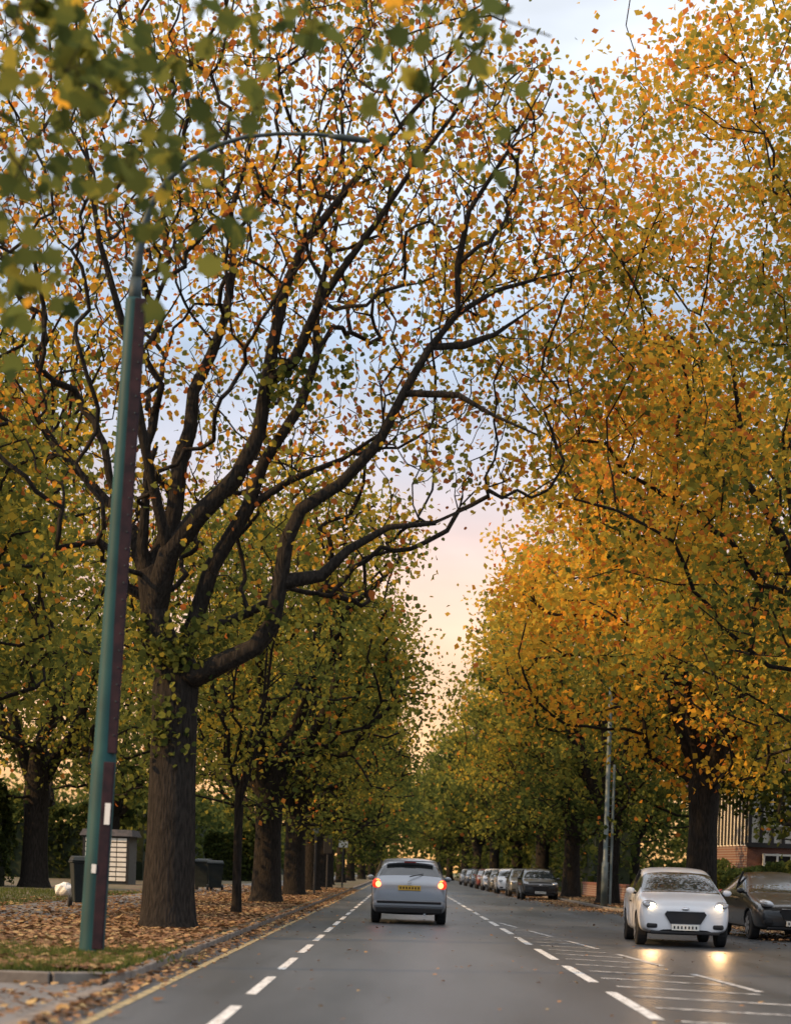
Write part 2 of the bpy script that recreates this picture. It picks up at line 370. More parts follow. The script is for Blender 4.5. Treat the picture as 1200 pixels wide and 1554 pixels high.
sheet('yellow_line',[(-2.32,2),(-2.23,2),(-2.23,300),(-2.32,300)],YP,.009)
STONE=mat('kerb_stone',(.11,.095,.085),(.20,.175,.15),scale=4,rough=.9,bump=.3)
def kerb(name,path,h,w=.15):
    a=Acc()
    for (x0,y0),(x1,y1) in zip(path[:-1],path[1:]):
        L=math.hypot(x1-x0,y1-y0); n=max(1,int(L/.92)); an=math.atan2(y1-y0,x1-x0)
        for i in range(n):
            f=(i+.5)/n; a.box((x0+(x1-x0)*f,y0+(y1-y0)*f,h/2+random.uniform(-.006,.006)-.02),(L/n-.012,w,h+.04),rz=an+random.uniform(-.006,.006))
    return a.obj(name,[STONE],bevel=.012)
kerb('kerb',[(-7,16.95),(-3.3,16.95),(-2.85,17.15),(-2.70,17.6),(-2.70,200)],.115)
kerb('kerb',[(-2.70,2),(-2.70,17.5)],.03)
kerb('kerb',[(9.08,10),(9.08,46),(7.33,62),(7.33,200)],.12)
def verge(name,xs,ys,fn,m):
    v=[];f=[]
    for y in ys:
        for x in xs: v.append((x,y,fn(x,y)))
    n=len(xs)
    for j in range(len(ys)-1):
        for i in range(n-1): f.append((j*n+i,j*n+i+1,(j+1)*n+i+1,(j+1)*n+i))
    me=bpy.data.meshes.new(name); me.from_pydata(v,[],f); me.materials.append(m); me.polygons.foreach_set('use_smooth',[True]*len(f)); o=bpy.data.objects.new(name,me); return link(o)
hz=lambda x,y:.105+.012*math.sin(x*2.1+y*.7)*math.sin(y*1.3)
verge('grass_verge',np.concatenate([np.linspace(-60,-9,14),np.linspace(-8.5,-2.77,24)]),np.concatenate([np.linspace(17.03,50,80),np.linspace(52,400,60)]),hz,GRASS)
def kxr(y): return 9.15 if y<46 else 9.15-1.75*min(1,(y-46)/16)
v=verge('grass_verge',np.linspace(0,1,20),np.concatenate([np.linspace(8,62,60),np.linspace(64,400,50)]),lambda x,y:0,GRASS)
for vt in v.data.vertices:
    x,y,_=vt.co; X=kxr(y)+60*(x**2); vt.co=(X,y,hz(X,y))
sheet('driveway',[(-30,2),(-2.78,2),(-2.78,16.88),(-30,16.88)],ASP2,.006)
sheet('footpath',[(-8.6,17.2),(-6.0,17.2),(-6.0,300),(-8.6,300)],ASP2,.135)
n=26000
X=-2.8-np.abs(R.normal(size=n))*2.6; Y=17.2+R.random(n)**1.6*75
keep=(X>-10)&~((Y<22)&(R.random(n)<.6)); X=X[keep];Y=Y[keep]; Zz=np.full(len(X),.14)
n2=4200; X2=-2.68+np.abs(R.normal(size=n2))*.20; Y2=8+R.random(n2)*90; Z2=np.where(X2<-2.62,.12,.025)
n3=900; X3=R.uniform(-2.4,8.6,n3); Y3=10+R.random(n3)*90
n4=7000; Y4=20+R.random(n4)*100; kk=np.array([kxr(t) for t in Y4]); X4=kk-.2-np.abs(R.normal(size=n4))*.7
n5=9000; Y5=20+R.random(n5)*80; X5=np.array([kxr(t) for t in Y5])+R.random(n5)*4
n6=700; X6=R.uniform(-6,-2.8,n6); Y6=R.uniform(9,16.8,n6)
C=np.concatenate([np.c_[X,Y,Zz],np.c_[X2,Y2,Z2],np.c_[X3,Y3,np.full(n3,.02)],np.c_[X4,Y4,np.full(n4,.03)],np.c_[X5,Y5,np.full(n5,.15)],np.c_[X6,Y6,np.full(n6,.02)]])
C[:,2]+=R.random(len(C))*.02
sz=np.concatenate([R.uniform(.07,.15,len(X)),R.uniform(.05,.12,n2),R.uniform(.03,.08,n3),R.uniform(.06,.12,n4),R.uniform(.08,.16,n5),R.uniform(.05,.1,n6)])
lm=leaf_mesh('fallen_leaves',C,sz,R.random(len(C)),LOB5,flat=.75); lm.materials.append(LITTER); link(bpy.data.objects.new('fallen_leaves',lm))
G=leaf_mat('grass_blade',[(0,(.05,.08,.018)),(1,(.15,.16,.05))],.3)
def grass(name,X,Y,z,h):
    n=len(X); an=R.random(n)*6.28; w=.010; dx=np.cos(an)*w; dy=np.sin(an)*w; hh=h*R.uniform(.5,1.2,n); lx=R.normal(size=n)*.35*hh; ly=R.normal(size=n)*.35*hh
    V=np.stack([np.c_[X-dx,Y-dy,np.full(n,z)],np.c_[X+dx,Y+dy,np.full(n,z)],np.c_[X+lx,Y+ly,z+hh]],1).reshape(-1,3)
    me=bpy.data.meshes.new(name); me.from_pydata(V.tolist(),[],np.arange(3*n).reshape(-1,3).tolist()); me.materials.append(G)
    at=me.attributes.new('tone','FLOAT','FACE'); at.data.foreach_set('value',R.random(n).astype(np.float32)); return link(bpy.data.objects.new(name,me))
n=26000; gx=R.uniform(-6,-2.74,n); gy=17.0+np.abs(R.normal(size=n))*2.4
cl=np.sin(gx*3.1+1)*np.sin(gy*2.3)+R.normal(size=n)*.5>-.2
n=16000; gx2=R.uniform(-18,-8.7,n); gy2=R.uniform(38,62,n)
ga=R.normal(size=2500)*.35-3.45; gb=20+R.normal(size=2500)*.3
grass('grass',np.concatenate([gx[cl],gx2,ga]),np.concatenate([gy[cl],gy2,gb]),.1,.10)

# ------------------------------------------------------------------ street lamp
TEAL=mat('teal_paint',(.003,.032,.037),(.010,.058,.060),scale=3,rough=.6,stretch=(1,1,.5),bump=.05,spec=.25)
DKP=mat('dark_strip',(.014,.010,.016),(.032,.016,.022),scale=7,rough=.8,spec=.2)  # dark purple-brown tone for the right side of the column
STEEL=mat('grey_steel',(.02,.035,.04),(.04,.055,.06),scale=4,rough=.6,metal=.1,spec=.3)
WHITE=mat('white_plastic',(.7,.7,.68),rough=.5)
lp=empty('street_lamp',(-3.45,20.0,.1)); lp.rotation_euler=(0,math.radians(1.9),0)
a=Acc(); a.tube([(0,0,0),(0,0,.05),(0,0,2.25),(0,0,2.3),(0,0,5.0),(0,0,7.38),(0,0,7.42)],[.15,.142,.138,.126,.114,.100,.09],20); a.obj('column',[TEAL],lp,smooth=True)
N=[(0,0,7.4),(0.01,0,7.9),(.04,0,8.2),(.12,0,8.5),(.28,0,8.78),(.50,0,9.00),(.80,0,9.20),(1.12,0,9.32),(1.5,0,9.38),(1.9,0,9.40),(2.1,0,9.39)]
a=Acc(); a.tube(N,[.066,.052,.042,.036,.031,.028,.025,.022,.02,.019,.018],10); a.tube([(0,0,7.35),(0,0,7.65)],[.08,.066],12); a.obj('bracket_arm',[STEEL],lp,smooth=True)
a=Acc(); a.tube([(2.05,0,9.39),(2.15,0,9.385),(2.3,0,9.38),(2.48,0,9.365),(2.52,0,9.36)],[.02,.035,.04,.03,.015],10); a.obj('lantern',[STEEL],lp,smooth=True)
a=Acc(); a.box((.085,-.08,4.85),(.12,.07,5.1))  # dark strip with small studs along the column's right side
for i in range(26): a.box((.105,-.12,2.5+i*.19),(.018,.012,.018),1)
ob=a.obj('side_strip',[DKP,STEEL],lp,bevel=.01)
a=Acc(); a.box((.08,-.11,1.15),(.12,.06,2.1)); a.obj('lower_side_strip',[DKP],lp,bevel=.01)  # same dark tone continued down the column base
a=Acc(); a.box((.1,-.147,1.62),(.06,.008,.24)); a.box((-.01,-.148,1.0),(.05,.006,.1)); a.obj('number_label',[WHITE],lp)

GREYP=mat('galvanised',(.08,.11,.11),(.16,.19,.19),scale=3,rough=.5,metal=.2)
p=empty('street_lamp',(7.42,65,.1))
a=Acc(); a.tube([(0,0,0),(0,0,1.6),(0,0,1.65),(0,0,6.4),(0,0,8)],[.13,.12,.09,.08,.07],12); a.tube([(0,0,8),(.3,0,8.4),(1.3,0,8.6)],[.05,.05,.04],8); a.obj('column',[GREYP],p,smooth=True)
a=Acc(); a.tube([(.22,0,0),(.22,0,5.2)],[.05,.05],8)
for i in range(16): a.box((.13,0,.4+i*.3),(.14,.02,.02))
a.obj('conduit',[GREYP],p); a=Acc(); a.tube([(1.2,0,8.6),(1.4,0,8.62),(1.8,0,8.58),(1.9,0,8.55)],[.05,.1,.1,.04],8); a.obj('lantern',[GREYP],p,smooth=True)

BLK=mat('black_paint',(.02,.02,.022),rough=.5)
for (x,y,h,w,hh) in [(-3.5,84,2.6,.4,.8),(-3.3,100,2.8,.5,.5),(-3.4,70,2.6,.02,.02)]:
    p=empty('bus_stop_sign' if w>.1 else 'signpost',(x,y,.1)); a=Acc(); a.tube([(0,0,0),(0,0,h)],[.045,.045],8); a.obj('pole',[BLK],p)
    if w>.1:
        a=Acc(); a.box((0,-.06,h-.25-hh/2+.2),(w,.03,hh)); a.obj('plate',[WHITE if y>90 else BLK],p,bevel=.02)
    else:
        a=Acc(); a.box((0,-.06,h-.1),(.22,.03,.22)); a.obj('plate',[GREYP],p,bevel=.02)

BINM=mat('bin_plastic',(.010,.016,.018),(.018,.026,.028),rough=.6,spec=.3)
def wbin(x,y,rz,s=1):
    p=empty('wheelie_bin',(x,y,.12),rz,s)
    a=Acc()
    b=[(-.22,-.24,.12),(.22,-.24,.12),(.22,.24,.12),(-.22,.24,.12)]; t=[(-.28,-.34,.95),(.28,-.34,.95),(.28,.34,.95),(-.28,.34,.95)]
    a.v=b+t; a.f=[(0,3,2,1),(4,5,6,7),(0,1,5,4),(1,2,6,5),(2,3,7,6),(3,0,4,7)]; a.m=[0]*6
    a.box((0,0,.97),(.62,.72,.05)); a.obj('body',[BINM],p,bevel=.02)
    a=Acc(); a.v=[(-.3,-.38,1.0),(.3,-.38,1.0),(.3,.34,1.0),(-.3,.34,1.0),(-.26,-.3,1.07),(.26,-.3,1.07),(.26,.28,1.1),(-.26,.28,1.1)]; a.f=[(0,3,2,1),(4,5,6,7),(0,1,5,4),(1,2,6,5),(2,3,7,6),(3,0,4,7)]; a.m=[0]*6
    a.tube([(-.25,.4,1.0),(.25,.4,1.0)],[.02,.02],8); a.obj('lid',[BINM],p,bevel=.015)
    a=Acc(); a.tube([(-.3,.26,.12),(-.22,.26,.12)],[.12,.12],14); a.tube([(.22,.26,.12),(.3,.26,.12)],[.12,.12],14); a.obj('wheels',[BLK],p)
wbin(-7.0,39.4,.3,1.05); wbin(-7.3,70,.1,1.1); wbin(-7.9,71,-.1,1.15); wbin(-8.2,66,0,1.1)
bm=bmesh.new(); bmesh.ops.create_icosphere(bm,subdivisions=3,radius=.3)
for v_ in bm.verts:
    v_.co*=1+.12*math.sin(v_.co.x*19)*math.sin(v_.co.y*17+v_.co.z*13); v_.co.z*=.75
    if v_.co.z>.15: v_.co.x*=.75; v_.co.y*=.75
me=bpy.data.meshes.new('rubbish_sack'); bm.to_mesh(me); me.materials.append(WHITE); o=bpy.data.objects.new('rubbish_sack',me); o.location=(-9.6,51,.3); link(o)
SLAT=mat('painted_slats',(.74,.73,.69),(.84,.83,.79),scale=3,rough=.8); ROOF=mat('roof_felt',(.03,.03,.032),(.06,.05,.05),rough=.9)
GAP=mat('slat_gap',(.10,.10,.095),rough=.9)
p=empty('garden_shed',(-13.4,82,.1)); a=Acc(); a.box((0,0,1.1),(2.0,2.6,2.2),1)
for i in range(9):
    for cx in (-.72,-.26,.26,.72): a.box((cx,-1.34,.25+i*.222),(.42,.08,.165))
a.obj('walls',[SLAT,GAP],p); a=Acc(); a.box((0,-1.34,1.1),(.08,.10,2.2)); a.box((-1.0,-1.34,1.1),(.1,.10,2.2)); a.box((1.0,-1.34,1.1),(.1,.10,2.2)); a.box((0,-1.34,2.18),(2.2,.11,.1)); a.obj('frame',[BLK],p)
a=Acc(); a.v=[(-1.2,-1.5,2.2),(1.2,-1.5,2.2),(1.2,1.5,2.2),(-1.2,1.5,2.2),(-1.1,-1.2,2.5),(1.1,-1.2,2.5),(1.1,1.2,2.5),(-1.1,1.2,2.5)]; a.f=[(0,1,5,4),(1,2,6,5),(2,3,7,6),(3,0,4,7),(0,3,2,1),(4,5,6,7)]; a.m=[0]*6; a.obj('roof',[ROOF],p)

HC=mat('hedge_core',(.012,.018,.008),(.02,.03,.01),rough=1)
def hedge(name,x0,x1,y0,y1,h,tone=.08,n=9000,ls=.16,core=True):
    X=R.uniform(x0,x1,n);Y=R.uniform(y0,y1,n);Zv=h*R.random(n)**.6
    side=R.random(n)
    if y1-y0>20:
        X=np.where(side<.35,x0+np.abs(R.normal(size=n))*.25,X); X=np.where((side>.35)&(side<.7),x1-np.abs(R.normal(size=n))*.25,X)
    else:
        Y=np.where(side<.4,y0+np.abs(R.normal(size=n))*.2,Y); X=np.where((side>.4)&(side<.6),x0+np.abs(R.normal(size=n))*.2,X); X=np.where((side>.6)&(side<.7),x1-np.abs(R.normal(size=n))*.2,X)
    Zv=np.where(side>.7,h-np.abs(R.normal(size=n))*.25,Zv)
    bump=.10*h*(np.sin(X*.9+Y*.35)+np.sin(Y*.9+1)*.7)
    C=np.c_[X+.15*np.sin(Y*2+Zv*3),Y+.15*np.sin(X*2),Zv*(1+bump/h)+.12*np.sin(X*1.7+Y)]
    par=empty(name,(0,0,.1)); lm=leaf_mesh('leaves',C,R.uniform(.7,1.3,n)*ls,tone+R.normal(size=n)*.07,KITE); lm.materials.append(LEAF); link(bpy.data.objects.new('leaves',lm),par)
    a=Acc(); a.box(((x0+x1)/2,(y0+y1)/2,h*.36),(x1-x0-.5,y1-y0-.5,h*.72)); a.obj('core',[HC],par)
hedge('hedge',-22,-14.6,64,67,3.5,.0,12000)
hedge('hedge',-40,-15.2,98,101,4.2,.08,12000,.3)
hedge('hedge',-17,-14.6,102,290,5.5,.12,16000,.5)
hedge('hedge',-13,-9.0,118,121,3.4,.1,5000,.25)
hedge('hedge',10.5,11.6,44,72,1.5,.12,11000,.16)
hedge('hedge',10.2,12.6,96,290,6,.12,16000,.5)
hedge('hedge',24,45,96,100,7,.12,8000,.4)

BR,nt,b=mat_new('brick'); tn=nt.nodes.new('ShaderNodeTexBrick'); tn.inputs['Color1'].default_value=(.17,.065,.045,1); tn.inputs['Color2'].default_value=(.12,.045,.035,1); tn.inputs['Mortar'].default_value=(.2,.16,.14,1); tn.inputs['Scale'].default_value=4.5; tn.inputs['Mortar Size'].default_value=.015
tc=nt.nodes.new('ShaderNodeTexCoord'); mp=nt.nodes.new('ShaderNodeMapping'); mp.inputs['Rotation'].default_value=(math.pi/2,0,0); nt.links.new(tc.outputs['Object'],mp.inputs[0]); nt.links.new(mp.outputs[0],tn.inputs['Vector']); nt.links.new(tn.outputs[0],b.inputs['Base Color']); b.inputs['Roughness'].default_value=.9
REND=mat('white_render',(.62,.6,.56),(.75,.73,.69),scale=2,rough=.9); TILE=mat('roof_tile',(.10,.045,.03),(.16,.07,.05),scale=6,rough=.9)
GL=mat('window_glass',(.015,.018,.02),rough=.08)
def house(x,y,rz):
    p=empty('brick_house',(x,y,.1),rz)
    a=Acc(); a.box((0,0,1.3),(9,8,2.6)); a.obj('ground_floor',[BR],p)
    a=Acc(); a.box((0,0,4.0),(8.98,7.98,2.78)); a.obj('upper_wall',[REND],p)
    a=Acc()
    for i in range(19): a.box((-4.4+i*.49,-4.03,4.0),(.13,.07,2.7))
    a.box((0,-4.045,2.65),(9.1,.12,.2)); a.box((0,-4.05,5.35),(9.1,.12,.16))
    for i in range(17): a.box((-4.53,-3.9+i*.49,4.0),(.07,.13,2.7))
    a.obj('timber',[BLK],p)
    a=Acc(); a.v=[(-5,-4.6,5.4),(5,-4.6,5.4),(5,4.6,5.4),(-5,4.6,5.4),(-2,0,8.6),(2,0,8.6)]; a.f=[(0,1,5,4),(1,2,5),(2,3,4,5),(3,0,4),(0,3,2,1)]; a.m=[0]*5; a.obj('roof',[TILE],p)
    a=Acc(); g=Acc()
    for wx,wz,ww,wh in [(-2.9,1.6,1.8,1.3),(2.6,1.6,2.0,1.3),(-2.6,4.1,1.8,1.2),(2.6,4.1,1.8,1.2),(0,4.1,.9,1.1)]:
        g.box((wx,-4.09,wz),(ww,.05,wh))
        for sx in (-.5,-.17,.17,.5): a.box((wx+sx*ww,-4.12,wz),(.08,.1,wh+.1))
        for szz in (-.5,.2,.5): a.box((wx,-4.125,wz+szz*wh),(ww+.1,.09,.08))
    a.obj('window_frames',[WHITE],p); g.obj('windows',[GL],p)
    a=Acc(); a.box((0,-4.08,1.1),(1,.1,2.1)); a.obj('door',[BLK],p)
    a=Acc(); a.box((3,1,8.6),(.9,.6,1.8)); a.obj('chimney',[BR],p)
house(18.6,80,.12); house(26,60,.2)
a=Acc(); a.box((9.9,71,.45),(.24,50,.7)); a.box((9.9,71,.84),(.3,50,.08)); a.obj('brick_wall',[BR])

# ------------------------------------------------------------------ cars
TYRE=mat('tyre',(.012,.012,.013),rough=.85); RIM=mat('alloy',(.42,.43,.45),rough=.3,metal=.8); DARK=mat('dark_trim',(.014,.014,.016),rough=.6,spec=.3)
CGL=mat('car_glass',(.02,.025,.028),rough=.04,coat=.5); RED=mat('tail_red',(.35,.01,.01),rough=.2,emit=(1,.06,.02),es=.8); REDOFF=mat('tail_red_unlit',(.25,.01,.01),rough=.2); REDON=mat('brake_lamp_lit',(.8,.1,.04),rough=.2,emit=(1,.18,.06),es=7)
AMB=mat('indicator',(.8,.3,.03),rough=.3,emit=(1,.3,.05),es=2.0); HLC=mat('headlamp_clear',(.40,.41,.43),rough=.1,metal=.3); HLON=mat('headlamp_lit',(1,.9,.7),rough=.2,emit=(1,.74,.42),es=14)
YPL=mat('yellow_plate',(.62,.38,.05),rough=.4); WPL=mat('white_plate',(.62,.62,.58),rough=.4); CHR=mat('chrome',(.6,.6,.62),rough=.15,metal=1)
def paint(name,c,metal=0): return mat(name,c,rough=.32,metal=metal,coat=.7)
def wheel(par,x,y,r,name,side):
    a=Acc(); w=.1
    a.tube([(x-w,y,r),(x-w*.8,y,r),(x+w*.8,y,r),(x+w,y,r)],[r*.9,r,r,r*.9],26); a.obj(name,[TYRE],par,smooth=False,bevel=.01)
    a=Acc(); xo=x+side*(w+.004)
    a.tube([(xo-side*.03,y,r),(xo,y,r)],[r*.66,r*.64],24,mi=1)
    for k in range(7):
        an=k*2*math.pi/7; c,s_=math.cos(an),math.sin(an); w2=.035
        P=[(xo+side*.012,y+c*.03-s_*w2,r+s_*.03+c*w2),(xo+side*.012,y+c*.03+s_*w2,r+s_*.03-c*w2),(xo+side*.012,y+c*r*.62+s_*w2,r+s_*r*.62-c*w2),(xo+side*.012,y+c*r*.62-s_*w2,r+s_*r*.62+c*w2)]
        a.quad(P,0)
    a.obj(name+'_rim',[RIM,DARK],par)
def blob(par,name,loc,sc,m,rot=(0,0,0)):
    bm=bmesh.new(); bmesh.ops.create_uvsphere(bm,u_segments=20,v_segments=12,radius=1)
    me=bpy.data.meshes.new(name); bm.to_mesh(me); me.materials.append(m); me.polygons.foreach_set('use_smooth',[True]*len(me.polygons))
    o=bpy.data.objects.new(name,me); o.location=loc; o.scale=sc; o.rotation_euler=rot; return link(o,par)
def pbox(par,name,c,d,m,bev=.02):
    a=Acc(); a.box((0,0,0),d); o=a.obj(name,[m],par,bevel=bev); o.location=c; return o
def car(name,loc,rz,pm,kind='fiesta',scale=1,lit=False,sub=2):
    p=empty(name,loc,rz,scale)
    if kind=='saloon':
        L=4.4; ST=[(0,.62,.56,.60,.52),(.05,.77,.66,.70,.62),(.3,.83,.74,.80,.68),(.75,.85,.85,.90,.72),(1.15,.86,.92,.97,.74),(1.4,.86,.94,1.12,.72),(1.95,.86,.95,1.38,.60),(2.5,.86,.96,1.43,.59),(3.1,.86,.97,1.38,.58),(3.55,.86,.97,1.17,.64),(3.75,.85,.96,1.02,.7),(4.25,.82,.92,.97,.68),(4.38,.76,.77,.82,.6),(4.4,.6,.5,.55,.5)]
        wf=.82;wr=3.45
    else:
        L=3.92; ST=[(0,.64,.58,.63,.54),(.04,.77,.72,.77,.64),(.20,.82,.81,.86,.68),(.55,.84,.88,.93,.72),(.90,.845,.93,.985,.74),(1.08,.845,.94,1.10,.73),(1.66,.84,.95,1.41,.63),(2.2,.84,.97,1.475,.62),(2.75,.84,.98,1.465,.61),(3.25,.84,1.0,1.42,.60),(3.44,.835,1.0,1.37,.60),(3.70,.835,.97,1.03,.68),(3.80,.83,.88,.95,.72),(3.90,.80,.70,.80,.70),(3.92,.74,.46,.54,.64)]
        wf=.75;wr=3.24
    V=[];F=[];M=[]
    def sec(st):
        s_,w,bl,top,gw=st; bz=.20 if .2<s_<L-.2 else .26
        return [(0,bz),(w*.86,bz),(w*.97,bz+.10),(w,min(.52,bl-.08)),(w*.99,bl-.07),(w*.945,bl),(gw+ (w*.93-gw)*.12,top-.07*min(1,(top-bl)*3)),(gw*.88,top-.012),(0,top+.012)]
    K=9
    for st in ST:
        sc=sec(st); V+=[(x,st[0],z) for x,z in sc]+[(-x,st[0],z) for x,z in sc[-2:0:-1]]
    nr=2*K-2
    for i in range(len(ST)-1):
        for j in range(nr):
            a_=i*nr+j; b_=i*nr+(j+1)%nr; F.append((a_,a_+nr,b_+nr,b_)[::-1])
            jj=j if j<K-1 else nr-1-j
            g=0
            s0,s1=ST[i][0],ST[i+1][0]; top0,top1=ST[i][3],ST[i+1][3]
            ws=(top1-top0)/(s1-s0)>.5 and s0>.85; rwn=(top0-top1)/(s1-s0)>.4 and s0>2.5 and top0>1.1
            if jj==5 and (top0-ST[i][2]>.12 and top1-ST[i+1][2]>.12): g=1
            if jj in (6,7) and (ws or rwn) : g=1
            if jj==0: g=2
            M.append(g)
    n=len(ST)
    F.append(tuple(range(nr))); M.append(0); F.append(tuple((n-1)*nr+j for j in range(nr))[::-1]); M.append(0)
    me=bpy.data.meshes.new('body'); me.from_pydata(V,[],F)
    for m_ in (pm,CGL,DARK): me.materials.append(m_)
    me.polygons.foreach_set('material_index',M); me.polygons.foreach_set('use_smooth',[True]*len(F))
    bm=bmesh.new(); bm.from_mesh(me); bmesh.ops.recalc_face_normals(bm,faces=bm.faces); bm.to_mesh(me); bm.free()
    o=bpy.data.objects.new('body',me); link(o,p); ss=o.modifiers.new('s','SUBSURF'); ss.levels=sub; ss.render_levels=sub
    r=.30
    cut=Acc()
    for yy in (wf,wr):
        for sx in (-1,1): cut.tube([(sx*.62,yy,r),(sx*1.0,yy,r)],[r*1.16,r*1.16],24)
    cm=bpy.data.meshes.new('cut'); cm.from_pydata(cut.v,[],cut.f); cm.materials.append(DARK)
    bm=bmesh.new(); bm.from_mesh(cm); bmesh.ops.recalc_face_normals(bm,faces=bm.faces); bm.to_mesh(cm); bm.free()
    co=bpy.data.objects.new('cut',cm); COL.objects.link(co); co.parent=p
    bo=o.modifiers.new('b','BOOLEAN'); bo.object=co; bo.operation='DIFFERENCE'; bo.solver='EXACT'
    try: bo.material_mode='TRANSFER'
    except Exception: pass
    bpy.context.view_layer.update(); dg=bpy.context.evaluated_depsgraph_get(); nm=bpy.data.meshes.new_from_object(o.evaluated_get(dg),depsgraph=dg); o.modifiers.clear(); o.data=nm
    bpy.data.objects.remove(co)
    for i,(sx,yy) in enumerate([(-1,wf),(1,wf),(-1,wr),(1,wr)]): wheel(p,sx*.735,yy,r,'wheel_%d'%(i+1),sx)
    a=Acc()
    for sx in (-1,1):
        a.tube([(sx*.775,2.28,.95),(sx*.72,2.25,1.2),(sx*.645,2.22,1.40)],[.03,.028,.025],6)
    a.obj('pillars',[DARK],p)
    for sx in (-1,1):
        blob(p,'mirror_%s'%('l' if sx<0 else 'r'),(sx*.91,1.25,1.0),(.085,.05,.06),pm)
        a=Acc(); a.tube([(sx*.78,1.25,.95),(sx*.89,1.25,.97)],[.025,.02],6); a.obj('mirror_arm',[DARK],p)
    for sx in (-1,1):
        blob(p,'headlamp',(sx*.62,.17,.76),(.15,.22,.075),HLC,(0,sx*-.3,sx*.5))
        if lit is True:
            blob(p,'headlamp_bulb',(sx*.63,.03,.745),(.085,.06,.05),HLON)
            if sub==2:
                sl=bpy.data.lights.new('headlamp_beam','SPOT'); sl.energy=45; sl.color=(1,.58,.26); sl.spot_size=math.radians(60); sl.spot_blend=.9; sl.shadow_soft_size=.06
                so_=bpy.data.objects.new('headlamp_beam',sl); so_.location=(sx*.62,-.08,.745); so_.rotation_euler=Vector((0,-1,-.16)).to_track_quat('-Z','Y').to_euler(); link(so_,p)
        pbox(p,'fog_recess',(sx*.60,.03,.38),(.20,.08,.09),DARK,.03)
    a=Acc(); zs=[(-.27,.42),(.27,.42),(.38,.60),(.34,.65),(-.34,.65),(-.38,.60)]
    a.v=[(x,-.028 if z<.5 else -.018,z) for x,z in zs]+[(x,.1,z) for x,z in zs]
    a.f=[(0,1,2,3,4,5)]+[(i,i+6,(i+1)%6+6,(i+1)%6) for i in range(6)]; a.m=[0]*7; a.obj('grille',[DARK],p)
    a=Acc(); a.box((0,-.03,.655),(.70,.01,.012)); a.box((0,-.034,.42),(.54,.01,.008))
    a.obj('grille_bars',[CHR],p)
    blob(p,'badge',(0,.0,.70),(.07,.02,.028),CHR)
    pbox(p,'front_plate',(0,-.04,.36),(.50,.02,.105),WPL,.004)
    a=Acc()
    for i in range(7): a.box((-.2+i*.066,-.052,.36),(.028,.004,.05))
    a.obj('plate_text',[DARK],p)
    pbox(p,'front_lip',(0,.03,.26),(1.25,.12,.06),DARK,.02)
    for sx in (-1,1):
        k_=lit=='rear'
        blob(p,'tail_lamp',(sx*(.725 if k_ else .68),L-.15,.87),(.10,.13,.13),RED if k_ else REDOFF,(0,sx*.12,0))
        if lit=='rear':
            blob(p,'tail_lamp_lit',(sx*.70,L-.06,.87),(.070,.05,.070),REDON)
            blob(p,'indicator_lamp',(sx*.71,L-.09,.955),(.05,.04,.03),AMB)
    pbox(p,'rear_plate',(0,L-.02,.80),(.50,.05,.11),YPL,.004)
    a=Acc()
    for i in range(7): a.box((-.2+i*.066,L+.007,.80),(.028,.004,.05))
    a.obj('rear_plate_text',[DARK],p)
    pbox(p,'rear_bumper',(0,L-.05,.43),(1.60,.22,.18),pm,.07)
    pbox(p,'bumper_strip',(0,L+.062,.48),(1.42,.02,.05),DARK,.01)
    pbox(p,'rear_valance',(0,L-.04,.30),(1.46,.20,.13),DARK,.03)
    if kind!='saloon':
        pbox(p,'roof_spoiler',(0,3.46,1.395),(1.08,.16,.03),pm,.014)
        pbox(p,'brake_light_high',(0,3.545,1.37),(.26,.01,.02),REDOFF,.003)
        a=Acc(); a.tube([(0,3.79,1.05),(-.3,3.66,1.12)],[.012,.008],6); a.obj('rear_wiper',[DARK],p)
    pbox(p,'badge_rear',(0,L-.03,.92),(.09,.03,.05),CHR,.01)
    a=Acc()
    for sx in (-1,1):
        for yy in (1.35,2.27,3.15): a.box((sx*.845,yy,.62),(.004,.012,.5))
        a.box((sx*.85,1.9,.80),(.02,.16,.03))
    a.obj('door_lines',[DARK],p)
    a=Acc(); a.tube([(-.35,L-.1,.23),(-.35,L+.06,.22)],[.03,.03],8); a.obj('exhaust',[CHR],p)
    return p
SIL=paint('silver_paint',(.22,.24,.27),.4); WHT=paint('white_paint',(.66,.67,.70)); BLKP=paint('black_car_paint',(.008,.009,.011))
GRY=paint('grey_car_paint',(.12,.13,.14),.4); REDP=paint('dark_red_paint',(.12,.02,.02)); BLU=paint('blue_paint',(.03,.05,.10)); SI2=paint('light_silver_paint',(.35,.36,.38),.4)
car('silver_hatchback_car',(.19,39.3+3.92,.004),math.pi,SIL,'206',1.0,'rear')
car('white_hatchback_car',(5.0,31.2,.004),math.radians(-2.5),WHT,'fiesta',.96,True)
car('parked_car',(8.05,36.0,.004),math.radians(2),BLKP,'saloon',1.0)
for x,y,m_,k in [(6.35,81,BLKP,'hatch'),(6.3,101,WHT,'hatch'),(6.3,110,GRY,'saloon'),(6.25,118,WHT,'hatch'),(6.25,128,REDP,'hatch'),(6.25,138,GRY,'saloon'),(6.25,150,BLU,'hatch'),(6.2,162,SI2,'hatch'),(6.35,91,GRY,'hatch')]:
    car('parked_car',(x,y,.004),math.radians(random.uniform(-1,1)),m_,k,1.0,sub=1)
car('oncoming_car',(3.4,190,.004),0,BLU,'hatch',1,True,sub=1)
car('red_car',(-.3,170,.004),math.pi,REDP,'hatch',1,'rear',sub=1)

